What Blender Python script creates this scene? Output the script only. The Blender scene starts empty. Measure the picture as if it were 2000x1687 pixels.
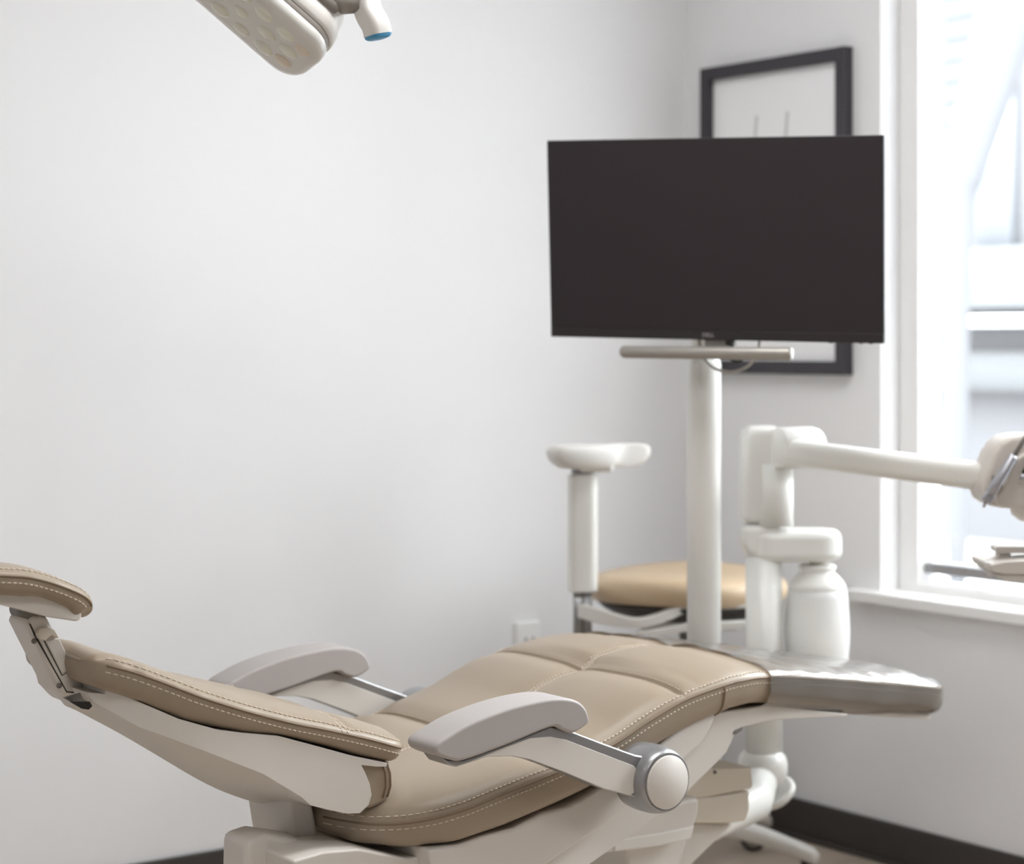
import bpy, bmesh, math, random
from mathutils import Vector, Matrix
random.seed(7)
SC = bpy.context.scene
COL = SC.collection
PI = math.pi

# ------------------------------------------------------------------ camera model (2000x1687 frame, level camera with lens shift)
F, HZ, CH = 3900.0, 665.0, 1.2
CA, SA = 0.8021, 0.5972                       # camera looks towards (SA, CA) in plan
def ray(px, py):
    a = (px-1000)/F; b = -(py-HZ)/F
    return Vector((CA*a+SA, -SA*a+CA, b))
def onY(px, py, Y):
    r = ray(px, py); t = Y/r.y
    return (r.x*t, CH+r.z*t)
def onX(px, py, X):
    r = ray(px, py); t = X/r.x
    return (r.y*t, CH+r.z*t)
def dep(px, py, Z):
    r = ray(px, py)*Z
    return Vector((r.x, r.y, CH+r.z))
def camv(a, up, away):                        # direction given as right / up / away from the lens -> world
    return Vector((CA*a+SA*away, -SA*a+CA*away, up))

# ------------------------------------------------------------------ materials
def mat(name, col, rough=0.5, metal=0.0, bump=0.0, bscale=200.0, var=0.0, coat=0.0, spec=0.5, sheen=0.0):
    m = bpy.data.materials.new(name); m.use_nodes = True
    nt = m.node_tree; b = nt.nodes['Principled BSDF']
    c = [(x/255.0) for x in col]
    c = [x/12.92 if x <= .04045 else ((x+.055)/1.055)**2.4 for x in c]+[1]
    b.inputs['Base Color'].default_value = c
    b.inputs['Roughness'].default_value = rough
    b.inputs['Metallic'].default_value = metal
    b.inputs['Specular IOR Level'].default_value = spec
    b.inputs['Coat Weight'].default_value = coat
    b.inputs['Coat Roughness'].default_value = 0.25
    tc = nt.nodes.new('ShaderNodeTexCoord')
    nz = nt.nodes.new('ShaderNodeTexNoise'); nz.inputs['Scale'].default_value = bscale; nz.inputs['Detail'].default_value = 4
    nt.links.new(tc.outputs['Object'], nz.inputs['Vector'])
    if bump:
        bp = nt.nodes.new('ShaderNodeBump'); bp.inputs['Strength'].default_value = bump; bp.inputs['Distance'].default_value = 0.002
        nt.links.new(nz.outputs['Fac'], bp.inputs['Height']); nt.links.new(bp.outputs['Normal'], b.inputs['Normal'])
    if var:
        n2 = nt.nodes.new('ShaderNodeTexNoise'); n2.inputs['Scale'].default_value = 6; n2.inputs['Detail'].default_value = 3
        nt.links.new(tc.outputs['Object'], n2.inputs['Vector'])
        mx = nt.nodes.new('ShaderNodeMix'); mx.data_type = 'RGBA'
        mx.inputs[6].default_value = [min(1, x*(1-var)) for x in c[:3]]+[1]
        mx.inputs[7].default_value = [min(1, x*(1+var)) for x in c[:3]]+[1]
        nt.links.new(n2.outputs['Fac'], mx.inputs[0]); nt.links.new(mx.outputs[2], b.inputs['Base Color'])
    return m

M = {}
M['wall']    = mat('painted_wall', (239, 239, 241), .75, bump=.03, bscale=260, spec=.2)
M['ceil']    = mat('ceiling_paint', (238, 238, 236), .9, spec=.1)
M['base']    = mat('dark_vinyl', (62, 58, 56), .5, bump=.05)
M['trim']    = mat('white_trim', (240, 240, 240), .4)
M['leather'] = mat('taupe_upholstery', (158, 143, 125), .38, bump=.10, bscale=420, var=.03, spec=.4)
M['thread']  = mat('pale_thread', (228, 214, 196), .7)
M['piping']  = mat('taupe_seam', (128, 108, 88), .5)
M['white']   = mat('warm_white_plastic', (222, 217, 211), .38, spec=.45)
M['cream']   = mat('cream_plastic', (222, 214, 200), .4)
M['grey']    = mat('armrest_rubber', (176, 170, 168), .55, bump=.04, bscale=700)
M['greydk']  = mat('grey_plastic', (122, 117, 113), .5)
M['silver']  = mat('silver_satin', (160, 160, 162), .32, .7)
M['steel']   = mat('steel', (150, 150, 150), .3, .9)
M['slot']    = mat('dark_gap', (42, 40, 39), .7)
M['head']    = mat('instrument_head_plastic', (204, 197, 190), .42)
M['enamel']  = mat('white_enamel', (240, 239, 235), .3, coat=.2)
M['stoolt']  = mat('tan_upholstery', (206, 182, 150), .42, bump=.05, bscale=300)
M['stoolw']  = mat('stool_white', (226, 223, 218), .4)
M['dark']    = mat('charcoal_plastic', (58, 54, 53), .5)
M['black']   = mat('black_plastic', (26, 24, 25), .5)
M['screen']  = mat('matte_black_screen', (48, 42, 46), .55, spec=.35)
M['bezel']   = mat('dark_bezel', (44, 40, 42), .35)
M['logo']    = mat('logo_grey', (150, 145, 148), .4)
M['bar']     = mat('grey_metal_bar', (168, 164, 158), .38, .35)
M['frame']   = mat('black_frame', (52, 49, 54), .45)
M['paper']   = mat('paper_white', (246, 246, 248), .8)
M['ink']     = mat('pencil_grey', (205, 205, 205), .9)
M['blue']    = mat('blue_cap', (66, 150, 196), .4)
M['lightg']  = mat('light_shell', (226, 223, 219), .45)
M['lightd']  = mat('light_recess', (150, 144, 138), .5)
M['cell']    = mat('reflector_cell', (234, 234, 222), .2)
M['cellw']   = mat('amber_cell', (230, 218, 202), .3)
M['lens']    = mat('frosted_lens', (226, 225, 221), .16, bump=.05, bscale=40, coat=.3)
M['outlet']  = mat('outlet_white', (246, 246, 246), .4)
M['hand']    = mat('brushed_grey', (176, 176, 182), .3, .6)
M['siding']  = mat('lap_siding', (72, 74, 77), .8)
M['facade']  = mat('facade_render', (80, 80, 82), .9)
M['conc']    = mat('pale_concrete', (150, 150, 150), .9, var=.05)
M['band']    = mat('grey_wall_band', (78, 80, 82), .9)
M['dim_wall'] = mat('muted_unseen_wall', (150, 146, 142), .6)  # tone of the unseen wall behind the lens, muted to cut bounce light
M['bluegrey']   = mat('smooth_blue_grey', (118, 121, 126), .2)
M['shade']    = mat('shadow_grey', (76, 77, 80), .9)  # shadow tone put into the colour of the leaning tubes
M['rubber']  = mat('castor_tyre', (34, 33, 33), .6)
M['hub']     = mat('castor_disc', (166, 164, 160), .5)

def film_mat(name, rough, tint, fac_scale, bump, haze=0.0):
    m = bpy.data.materials.new(name); m.use_nodes = True; nt = m.node_tree
    for n in list(nt.nodes): nt.nodes.remove(n)
    out = nt.nodes.new('ShaderNodeOutputMaterial'); mx = nt.nodes.new('ShaderNodeMixShader')
    tr = nt.nodes.new('ShaderNodeBsdfTransparent'); gl = nt.nodes.new('ShaderNodeBsdfGlossy')
    tr.inputs['Color'].default_value = tint; gl.inputs['Roughness'].default_value = rough
    fr = nt.nodes.new('ShaderNodeFresnel'); fr.inputs['IOR'].default_value = 1.45
    ma = nt.nodes.new('ShaderNodeMath'); ma.operation = 'MULTIPLY'; ma.inputs[1].default_value = fac_scale; ma.use_clamp = True
    nt.links.new(fr.outputs[0], ma.inputs[0]); nt.links.new(ma.outputs[0], mx.inputs[0])
    nt.links.new(tr.outputs[0], mx.inputs[1]); nt.links.new(gl.outputs[0], mx.inputs[2]); nt.links.new(mx.outputs[0], out.inputs[0])
    if haze:
        m2 = nt.nodes.new('ShaderNodeMixShader'); df = nt.nodes.new('ShaderNodeBsdfDiffuse'); df.inputs['Color'].default_value = (.92, .87, .80, 1)
        m2.inputs[0].default_value = haze
        nt.links.new(tr.outputs[0], m2.inputs[1]); nt.links.new(df.outputs[0], m2.inputs[2]); nt.links.new(m2.outputs[0], mx.inputs[1])
    if bump:
        tc = nt.nodes.new('ShaderNodeTexCoord'); nz = nt.nodes.new('ShaderNodeTexNoise')
        nz.inputs['Scale'].default_value = 14; nz.inputs['Detail'].default_value = 5; nz.inputs['Distortion'].default_value = 1.2
        bp = nt.nodes.new('ShaderNodeBump'); bp.inputs['Strength'].default_value = bump; bp.inputs['Distance'].default_value = .01
        nt.links.new(tc.outputs['Object'], nz.inputs['Vector']); nt.links.new(nz.outputs['Fac'], bp.inputs['Height'])
        nt.links.new(bp.outputs[0], gl.inputs['Normal']); nt.links.new(bp.outputs[0], fr.inputs['Normal'])
    return m
M['film'] = film_mat('clear_plastic_film', .16, (.97, .97, .98, 1), 1.7, .16, .13)
M['glass'] = film_mat('window_glass', .0, (.98, .99, .99, 1), .8, 0)

def bottle_mat():
    m = mat('milky_bottle', (238, 238, 236), .35)
    b = m.node_tree.nodes['Principled BSDF']
    b.inputs['Subsurface Weight'].default_value = .6
    b.inputs['Subsurface Radius'].default_value = (.05, .05, .05)
    b.inputs['Subsurface Scale'].default_value = 1.0
    return m
M['bottle'] = bottle_mat()

def wood_mat():
    m = bpy.data.materials.new('oak_planks'); m.use_nodes = True; nt = m.node_tree; b = nt.nodes['Principled BSDF']
    tc = nt.nodes.new('ShaderNodeTexCoord'); br = nt.nodes.new('ShaderNodeTexBrick')
    br.inputs['Scale'].default_value = 1.0; br.inputs['Brick Width'].default_value = 1.3; br.inputs['Row Height'].default_value = .17
    br.inputs['Mortar Size'].default_value = .0015
    br.inputs['Color1'].default_value = (.58, .49, .40, 1); br.inputs['Color2'].default_value = (.52, .435, .35, 1); br.inputs['Mortar'].default_value = (.2, .15, .11, 1)
    mp = nt.nodes.new('ShaderNodeMapping'); mp.inputs['Scale'].default_value = (2, 30, 2)
    nz = nt.nodes.new('ShaderNodeTexNoise'); nz.inputs['Scale'].default_value = 3; nz.inputs['Detail'].default_value = 6
    mx = nt.nodes.new('ShaderNodeMix'); mx.data_type = 'RGBA'; mx.blend_type = 'MULTIPLY'; mx.inputs[0].default_value = .25
    nt.links.new(tc.outputs['Object'], br.inputs['Vector']); nt.links.new(tc.outputs['Object'], mp.inputs['Vector'])
    nt.links.new(mp.outputs[0], nz.inputs['Vector']); nt.links.new(br.outputs['Color'], mx.inputs[6]); nt.links.new(nz.outputs['Color'], mx.inputs[7])
    nt.links.new(mx.outputs[2], b.inputs['Base Color']); b.inputs['Roughness'].default_value = .45
    return m
M['wood'] = wood_mat()

# ------------------------------------------------------------------ object helpers
def thing(name, label, cat, loc=(0, 0, 0), group=None):
    o = bpy.data.objects.new(name, None); COL.objects.link(o); o.location = loc
    o.empty_display_size = .1
    o['label'] = label; o['category'] = cat
    if group: o['group'] = group
    return o
def tag(o, label, cat, group=None):
    o['label'] = label; o['category'] = cat
    if group: o['group'] = group
    return o
def origin(o):
    v = Vector((0, 0, 0))
    while o is not None:
        v += Vector(o.location); o = o.parent
    return v
def mk(name, geo, m, parent=None, bevel=0, seg=3, smooth=True, sub=0, label=None, kind=None, ang=30):
    vs, fs = geo
    off = origin(parent)
    if parent is None:                       # a thing that is one mesh: its origin at its base
        xs = [v[0] for v in vs]; ys = [v[1] for v in vs]; zs = [v[2] for v in vs]
        off = Vector(((min(xs)+max(xs))/2, (min(ys)+max(ys))/2, min(zs)))
    me = bpy.data.meshes.new(name)
    me.from_pydata([tuple(Vector(v)-off) for v in vs], [], fs); me.validate()
    bm = bmesh.new(); bm.from_mesh(me)
    bmesh.ops.remove_doubles(bm, verts=bm.verts, dist=1e-6)
    bmesh.ops.recalc_face_normals(bm, faces=bm.faces)
    bm.to_mesh(me); bm.free()
    if smooth:
        for p in me.polygons: p.use_smooth = True
    me.materials.append(m)
    o = bpy.data.objects.new(name, me); COL.objects.link(o)
    if parent is None: o.location = off
    else: o.parent = parent
    if bevel:
        b = o.modifiers.new('bevel', 'BEVEL'); b.width = bevel; b.segments = seg; b.limit_method = 'ANGLE'
        b.angle_limit = math.radians(ang); b.harden_normals = True; b.use_clamp_overlap = True
    if sub:
        s = o.modifiers.new('sub', 'SUBSURF'); s.levels = sub; s.render_levels = sub
    if label: o['label'] = label
    if kind: o['kind'] = kind
    return o
def struct(name, geo, m, parent=None, **k):
    return mk(name, geo, m, parent, kind='structure' if parent is None else None, **k)
def join(*gs):
    V, Fc = [], []
    for vs, fs in gs:
        n = len(V); V += [Vector(v) for v in vs]; Fc += [tuple(i+n for i in f) for f in fs]
    return V, Fc
def box(x0, x1, y0, y1, z0, z1):
    v = [(x, y, z) for z in (z0, z1) for y in (y0, y1) for x in (x0, x1)]
    return v, [(0, 2, 3, 1), (4, 5, 7, 6), (0, 1, 5, 4), (2, 6, 7, 3), (0, 4, 6, 2), (1, 3, 7, 5)]
def obox(c, ax, ay, az, sx, sy, sz):
    c = Vector(c); ax, ay, az = Vector(ax).normalized(), Vector(ay).normalized(), Vector(az).normalized()
    v = [c+ax*x*sx/2+ay*y*sy/2+az*z*sz/2 for z in (-1, 1) for y in (-1, 1) for x in (-1, 1)]
    return v, [(0, 2, 3, 1), (4, 5, 7, 6), (0, 1, 5, 4), (2, 6, 7, 3), (0, 4, 6, 2), (1, 3, 7, 5)]
def loft(rings, cap=True, closed=False):
    n = len(rings[0]); V = [Vector(p) for r in rings for p in r]; Fc = []
    m = len(rings)
    for i in range(m if closed else m-1):
        a, b = i*n, ((i+1) % m)*n
        for j in range(n):
            k = (j+1) % n; Fc.append((a+j, a+k, b+k, b+j))
    if cap and not closed:
        Fc.append(tuple(range(n-1, -1, -1))); Fc.append(tuple((m-1)*n+j for j in range(n)))
    return V, Fc
def lathe(prof, c, n=40, axis=(0, 0, 1)):
    ax = Vector(axis).normalized(); c = Vector(c)
    u = ax.orthogonal().normalized(); w = ax.cross(u)
    return loft([[c+ax*h+(u*math.cos(2*PI*j/n)+w*math.sin(2*PI*j/n))*max(r, 1e-4) for j in range(n)] for r, h in prof])
def tube(path, r, n=12, closed=False, flat=None):
    P = [Vector(p) for p in path]; rings = []
    up = None
    for i, p in enumerate(P):
        if closed: t = (P[(i+1) % len(P)]-P[i-1]).normalized()
        else: t = (P[min(i+1, len(P)-1)]-P[max(i-1, 0)]).normalized()
        if up is None: up = t.orthogonal().normalized()
        up = (up-t*up.dot(t)).normalized(); w = t.cross(up)
        rr = r[i] if isinstance(r, (list, tuple)) else r
        rings.append([p+(up*math.cos(2*PI*j/n)+w*math.sin(2*PI*j/n))*rr for j in range(n)])
    return loft(rings, closed=closed)
def catmull(pts, n=6, closed=False):
    P = [Vector(p) for p in pts]; m = len(P); out = []
    for i in range(m if closed else m-1):
        p0 = P[(i-1) % m] if closed or i > 0 else P[0]
        p1 = P[i]; p2 = P[(i+1) % m]
        p3 = P[(i+2) % m] if closed or i+2 < m else P[-1]
        for k in range(n):
            t = k/n
            out.append(.5*((2*p1)+(p2-p0)*t+(2*p0-5*p1+4*p2-p3)*t*t+(3*p1-p0-3*p2+p3)*t**3))
    if not closed: out.append(P[-1])
    return out
def prism(pxs, Y0, Y1, smooth=0, inset=0.0):
    """outline read on the vertical plane y=Y0 and given a real thickness from Y0 to Y1"""
    pts = [onY(px, py, Y0) for px, py in pxs]
    if smooth: pts = [tuple(p) for p in catmull([Vector((a, b)) for a, b in pts], smooth, True)]
    return loft([[(x, Y0, z) for x, z in pts], [(x, Y1, z) for x, z in pts]])
def prism_m(pts, Y0, Y1):
    return loft([[(x, Y0, z) for x, z in pts], [(x, Y1, z) for x, z in pts]])
def round_rect(w, h, r, n=8):
    out = []
    for cx, cy, a0 in ((w/2-r, h/2-r, 0), (-w/2+r, h/2-r, 90), (-w/2+r, -h/2+r, 180), (w/2-r, -h/2+r, 270)):
        for k in range(n+1):
            a = math.radians(a0+90*k/n); out.append((cx+r*math.cos(a), cy+r*math.sin(a)))
    return out
def lerp_table(T, t):
    if t <= T[0][0]: return T[0][1:]
    for a, b in zip(T, T[1:]):
        if t <= b[0]:
            f = (t-a[0])/(b[0]-a[0]); f = f*f*(3-2*f) if len(T) < 0 else f
            return tuple(p+(q-p)*f for p, q in zip(a[1:], b[1:]))
    return T[-1][1:]

def ring_frame(x0, x1, y0, y1, z0, z1, w, wb=None):
    wb = w if wb is None else wb
    rings = []
    for oy, oz, iy, iz in ((y0, z0, y0+w, z0+wb), (y1, z0, y1-w, z0+wb), (y1, z1, y1-w, z1-w), (y0, z1, y0+w, z1-w)):
        rings.append([(x0, oy, oz), (x1, oy, oz), (x1, iy, iz), (x0, iy, iz)])
    return loft(rings, closed=True)
# ------------------------------------------------------------------ room shell
RX, LY = 3.44, 3.87            # plane of the window wall (x) and of the long wall (y)
X0, Y0R, CEIL = -2.0, -1.5, 2.75
struct('floor', box(X0, RX+.01, Y0R, LY+.01, -.05, 0), M['wood'], smooth=False)
struct('ceiling', box(X0, RX+.2, Y0R, LY+.2, CEIL, CEIL+.1), M['ceil'], smooth=False)
struct('wall_left', box(X0, RX+.2, LY, LY+.15, 0, CEIL), M['wall'], smooth=False)
struct('wall_back', box(X0-.15, X0, Y0R-.15, LY+.15, 0, CEIL), M['wall'], smooth=False)
struct('wall_front', box(X0, RX+.2, Y0R-.15, Y0R, 0, CEIL), M['dim_wall'], smooth=False)
WY1 = onX(1720, 600, RX)[0]; WY0 = 1.5
WZ0, WZ1 = 0.605, 2.6
WT = .2
struct('wall_right', join(box(RX, RX+WT, Y0R, WY0, 0, CEIL), box(RX, RX+WT, WY1, LY, 0, CEIL),
                          box(RX, RX+WT, WY0, WY1, 0, WZ0), box(RX, RX+WT, WY0, WY1, WZ1, CEIL)), M['wall'], smooth=False)
bz = onX(1562, 1562, RX-.012)[1]
struct('baseboard_left', box(X0, RX-.012, LY-.012, LY, 0, bz), M['base'], bevel=.004)
struct('baseboard_right', box(RX-.012, RX, Y0R, LY, 0, bz), M['base'], bevel=.004)
# cove toe of the vinyl base along the window wall
struct('trim_1', box(RX-.024, RX-.012, Y0R, LY-.012, 0, .012), M['base'], bevel=.004)
# window: frame, sash, glass, stool
w = thing('window_1', 'tall white window flooding the room with daylight', 'window', (RX+.07, (WY0+WY1)/2, WZ0)); w['kind'] = 'structure'
fx0, fx1, fw = RX+.062, RX+.14, .058
mk('window_frame', ring_frame(fx0, fx1, WY0, WY1, WZ0, WZ1, fw, .035), M['trim'], w, bevel=.004)
ry, rz1 = onX(1783, 1095, fx0+.02); rz0 = onX(1783, 1116, fx0+.02)[1]
mk('sash_rail', box(fx0+.02, fx1-.01, WY0+fw, WY1-fw, rz0, rz1), M['silver'], w, bevel=.003, label='grey metal bottom rail of the window')
mk('glass_pane', box(fx0+.045, fx0+.051, WY0+fw-.005, WY1-fw+.005, WZ0+.03, WZ1-fw+.005), M['glass'], w, smooth=False)
sy = onX(1650, 1150, RX-.03)[0]
struct('window_sill', box(RX-.035, fx0+.005, WY0-.1, sy, WZ0-.012, WZ0+.016), M['trim'], w, bevel=.005)

# ------------------------------------------------------------------ outside the window
struct('exterior_ground', box(RX+.3, 40, -25, 30, -.3, -.2), M['conc'], smooth=False)
bx = 11.0
b = thing('neighbour_building', 'bright white sided house seen through the window', 'building', (bx, 5, -.2))
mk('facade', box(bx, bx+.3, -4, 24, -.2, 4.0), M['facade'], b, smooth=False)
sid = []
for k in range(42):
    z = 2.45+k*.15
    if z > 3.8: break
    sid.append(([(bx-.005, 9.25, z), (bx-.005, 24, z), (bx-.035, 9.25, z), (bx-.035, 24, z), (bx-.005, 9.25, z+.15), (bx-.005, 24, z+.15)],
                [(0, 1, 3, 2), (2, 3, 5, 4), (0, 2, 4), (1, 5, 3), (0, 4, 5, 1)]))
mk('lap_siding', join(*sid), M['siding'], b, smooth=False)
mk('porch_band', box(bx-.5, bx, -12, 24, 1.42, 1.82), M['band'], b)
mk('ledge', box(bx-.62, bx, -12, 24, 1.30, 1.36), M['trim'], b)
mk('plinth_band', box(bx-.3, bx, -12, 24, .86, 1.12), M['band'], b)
mk('smooth_strip', box(bx-.06, bx, 8.95, 9.25, 1.8, 4), M['bluegrey'], b)  # smooth blue-grey strip where the siding stops
# added grey tubes standing in for a diagonal shadow on the house
tr = thing('shadow_stand_in', 'leaning grey shape added as the diagonal shadow on the house outside', 'shadow_shape', tuple(dep(1862, 700, 10.2).xy)+(-.2,))
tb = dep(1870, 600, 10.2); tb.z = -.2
mk('shadow_streak', tube(catmull([tb, dep(1868, 480, 10.2), dep(1885, 330, 10.2), dep(1935, 150, 10.2), dep(1985, -60, 10.2), dep(2010, -260, 10.2)], 5),
                 [.045+.105*min(1, i/17) for i in range(26)], 12), M['shade'], tr)
mk('shadow_fork', tube([dep(1930, 160, 10.2), dep(1990, 60, 10.3), dep(2090, -60, 10.4)], [.11, .1, .06], 10), M['shade'], tr)

# ------------------------------------------------------------------ framed print on the window wall
pic = [onX(px, py, RX-.02) for px, py in ((1372, 135), (1655, 90), (1653, 733), (1372, 727))]
py0, py1 = pic[1][0], pic[0][0]; pz1 = (pic[0][1]+pic[1][1])/2; pz0 = (pic[2][1]+pic[3][1])/2
pf = thing('picture_frame', 'black framed print with two faint pencil strokes, on the wall by the window', 'picture', (RX-.01, (py0+py1)/2, pz0))
bw = .032
mk('frame', ring_frame(RX-.03, RX-.001, py0, py1, pz0, pz1, bw), M['frame'], pf, bevel=.002)
mk('print_sheet', box(RX-.012, RX-.004, py0+bw-.002, py1-bw+.002, pz0+bw-.002, pz1-bw+.002), M['paper'], pf, smooth=False)
def stroke(a, bb):
    p, q = onX(*a, RX-.013), onX(*bb, RX-.013)
    d = .0045
    return [(RX-.013, p[0]-d, p[1]), (RX-.013, p[0]+d, p[1]), (RX-.013, q[0]+d, q[1]), (RX-.013, q[0]-d, q[1])], [(0, 1, 2, 3)]
mk('pencil_stroke', stroke((1478, 226), (1470, 330)), M['ink'], pf, smooth=False)
mk('pencil_stroke', stroke((1538, 218), (1530, 330)), M['ink'], pf, smooth=False)

# ------------------------------------------------------------------ wall outlet
ox, oz = onY(1033, 1214, LY-.012)
ol = thing('wall_outlet', 'white outlet cover low on the long wall behind the chair', 'outlet', (ox, LY-.01, oz-.115))
mk('cover_plate', box(ox-.036, ox+.036, LY-.014, LY-.0005, oz-.115, oz), M['outlet'], ol, bevel=.004)
for dz in (.042, .082):
    mk('socket', join(box(ox-.012, ox-.009, LY-.0155, LY-.013, oz-dz-.008, oz-dz+.004), box(ox+.009, ox+.012, LY-.0155, LY-.013, oz-dz-.008, oz-dz+.004)), M['slot'], ol, smooth=False)

# ================================================================== DENTAL CHAIR
YC = 2.716
chair = thing('dental_chair', 'reclined taupe dental treatment chair with white frame and grey arm pads', 'dental chair', (1.95, YC, 0))

def resample(tab, ts):
    """tab rows (X, z, w, ht, hb); smooth path by arc length"""
    C = catmull([Vector((r[0], r[1])) for r in tab], 24)
    nseg = len(tab)-1
    par = [i/24 for i in range(len(C))]
    L = [0]
    for a, bb in zip(C, C[1:]): L.append(L[-1]+(bb-a).length)
    def at(s):
        s = max(0, min(L[-1], s))
        lo, hi = 0, len(L)-1
        while hi-lo > 1:
            mid = (lo+hi)//2
            if L[mid] <= s: lo = mid
            else: hi = mid
        f = (s-L[lo])/max(1e-9, L[hi]-L[lo])
        p = C[lo].lerp(C[hi], f)
        a = C[max(0, lo-6)]; c = C[min(len(C)-1, hi+6)]
        t = (c-a).normalized(); nrm = Vector((-t.y, t.x))
        u = par[lo]+(par[hi]-par[lo])*f
        i = min(nseg-1, int(u)); g = u-i; g = g*g*(3-2*g)
        vals = [tab[i][k]+(tab[i+1][k]-tab[i][k])*g for k in (2, 3, 4)]
        return p, nrm, t, vals
    return at, L[-1]

class Cushion:
    def __init__(self, tab, r0=(.03, .03), r1=(.03, .03), top=None, pt=4.0, pb=9.0, qb=3.0):
        self.at, self.L = resample(tab, None); self.r0, self.r1 = r0, r1; self.top = top; self.pt, self.pb, self.qb = pt, pb, qb
    def ends(self, s):
        hf = 1.0; dw = 0.0
        for d, r in ((s, self.r0), (self.L-s, self.r1)):
            rh, rw = r[0], r[1]; rs = r[2] if len(r) > 2 else rw
            if d < rh: hf = min(hf, (1-(1-max(0, d)/rh)**2.4)**(1/2.4))
            if d < rs: dw = max(dw, rw*(1-math.sqrt(max(0, 1-(1-max(0, d)/rs)**2))))
        return hf, dw
    def pt_top(self, s, y, out=0.0):
        p, n, t, (w, ht, hb) = self.at(s); hf, dw = self.ends(s); w = w-dw
        a = min(1, abs(y)/w)
        h = ht*hf*(1-a**self.pt)**.5
        if self.top: h += self.top(s, y, p, w)*hf*min(1, (1-a)*12)
        q = p+n*(h+out)
        return Vector((q.x, YC+y, q.y))
    def side(self, s, sgn, h, out=0.0):          # point on the flank at height h from the seam
        p, n, t, (w, ht, hb) = self.at(s); hf, dw = self.ends(s); w = w-dw
        if h >= 0: a = max(0, 1-(h/(ht*hf+1e-6))**2)**(1/self.pt)
        else: a = max(0, 1-(-h/(hb*hf+1e-6))**self.qb)**(1/self.pb)
        q = p+n*h
        return Vector((q.x, YC+sgn*(w*a+out), q.y))
    def edge(self, s, sgn, h):                   # a point of the stitch row, just proud of the surface
        if h < 0: return self.side(s, sgn, h, .0004)
        p, n, t, (w, ht, hb) = self.at(s); hf, dw = self.ends(s); w = w-dw
        a = max(0, 1-(min(h, ht*hf*.95)/(ht*hf+1e-6))**2)**(1/self.pt)
        return self.pt_top(s, sgn*w*a, .0007)+Vector((0, sgn*.0004, 0))
    def mesh(self, ss, ny=72, extra=(), s0=None, s1=None, out=0.0):
        us = [-1+2*i/ny for i in range(ny+1)]
        rings = []
        for s in ss:
            p, n, t, (w, ht, hb) = self.at(s); hf, dw = self.ends(s); w = w-dw
            ys = sorted(set([round(w*math.sin(u*PI/2), 6) for u in us]+[e for e in extra if abs(e) < w*.8]), reverse=True)
            if len(ys) != ny+1+len(extra):        # keep ring counts equal
                ys = [w*math.sin(u*PI/2)*.9999 for u in us]+[max(-w*.79, min(w*.79, e*1.0003+1e-5)) for e in extra]
                ys = sorted(ys, reverse=True)
            ring = []
            for y in ys: ring.append(self.pt_top(s, y, out))
            k = 20
            for i in range(1, k):
                ph = PI*i/k; cx = -math.cos(ph)
                y = w*math.copysign(abs(cx)**(2/self.pb), cx); h = -(hb*hf+out)*abs(math.sin(ph))**(2/self.qb)
                yy = y+math.copysign(out, y)
                q = p+n*h; ring.append(Vector((q.x, YC+yy, q.y)))
            rings.append(ring)
        return loft(rings)

def stations(L, n, fine=()):
    s = [L*i/n for i in range(n+1)]
    s += [L*(1-math.cos(i/14*PI/2))*.06 for i in range(1, 14)]+[L-L*(1-math.cos(i/14*PI/2))*.06 for i in range(1, 14)]
    for f in fine: s += [f+d for d in (-.014, -.009, -.006, -.004, -.002, 0, .002, .004, .006, .009, .014)]
    s = sorted(x for x in s if 0 <= x <= L); out = [s[0]]
    for x in s[1:]:
        if x-out[-1] > 5e-4: out.append(x)
    return out

def stitches(ptf, s0, s1, nrm_out=.0006, step=.0085, ln=.0055, r=.0008):
    g = []
    s = s0
    while s+ln < s1:
        a, bb = ptf(s), ptf(s+ln)
        if (bb-a).length > 1e-4: g.append(tube([a, bb], r, 5))
        s += step
    return join(*g)

def gauss(d, s): return math.exp(-(d/s)**2)

# ---- seat and leg cushion.  (X, z, half width, height above seam, depth below)
seat_tab = [(1.572, .478, .27, .026, .018), (1.592, .475, .27, .032, .027), (1.620, .475, .27, .036, .036), (1.668, .482, .27, .036, .047), (1.735, .496, .27, .036, .057), (1.821, .513, .27, .036, .062),
            (1.920, .532, .27, .034, .061), (2.024, .559, .27, .034, .060), (2.099, .588, .27, .035, .058), (2.175, .613, .27, .034, .060),
            (2.249, .626, .27, .034, .056), (2.300, .631, .268, .032, .052), (2.372, .629, .262, .024, .050), (2.500, .611, .25, .020, .055),
            (2.640, .588, .238, .019, .056), (2.760, .568, .226, .018, .050), (2.905, .543, .215, .018, .044)]
XS1, XS2 = 2.175, 1.909
def seat_top(s, y, p, w):
    x = p.x; h = 0.0
    if x < 2.40: h -= .0065*gauss(y, .0045)+.006*gauss(y, .03)
    for xs in (XS1, XS2):
        h -= .0075*gauss((x-xs), .0045)+.008*gauss(x-xs, .028)
    h -= .004*gauss(x-2.385, .004)
    h += .004*math.cos(y/w*PI)*(-1 if x < 2.2 else .3)
    if x > 2.39: h -= .004*gauss(x-2.66, .005)
    return h
seat = Cushion(seat_tab, (.05, .25, .185), (.03, .075), seat_top, 3.4, 12.0, 4.0)
def s_at_x(cu, x):
    lo, hi = 0, cu.L
    for _ in range(40):
        m = (lo+hi)/2
        if cu.at(m)[0].x < x: lo = m
        else: hi = m
    return lo
sx1, sx2, sx3, sx4 = (s_at_x(seat, v) for v in (XS1, XS2, 2.385, 2.66))
EX = (0.0, .0025, -.0025, .005, -.005, .008, -.008, .012, -.012)
seat_o = mk('seat_cushion', seat.mesh(stations(seat.L, 110, (sx1, sx2, sx3, sx4)), 64, EX), M['leather'], chair)
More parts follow.
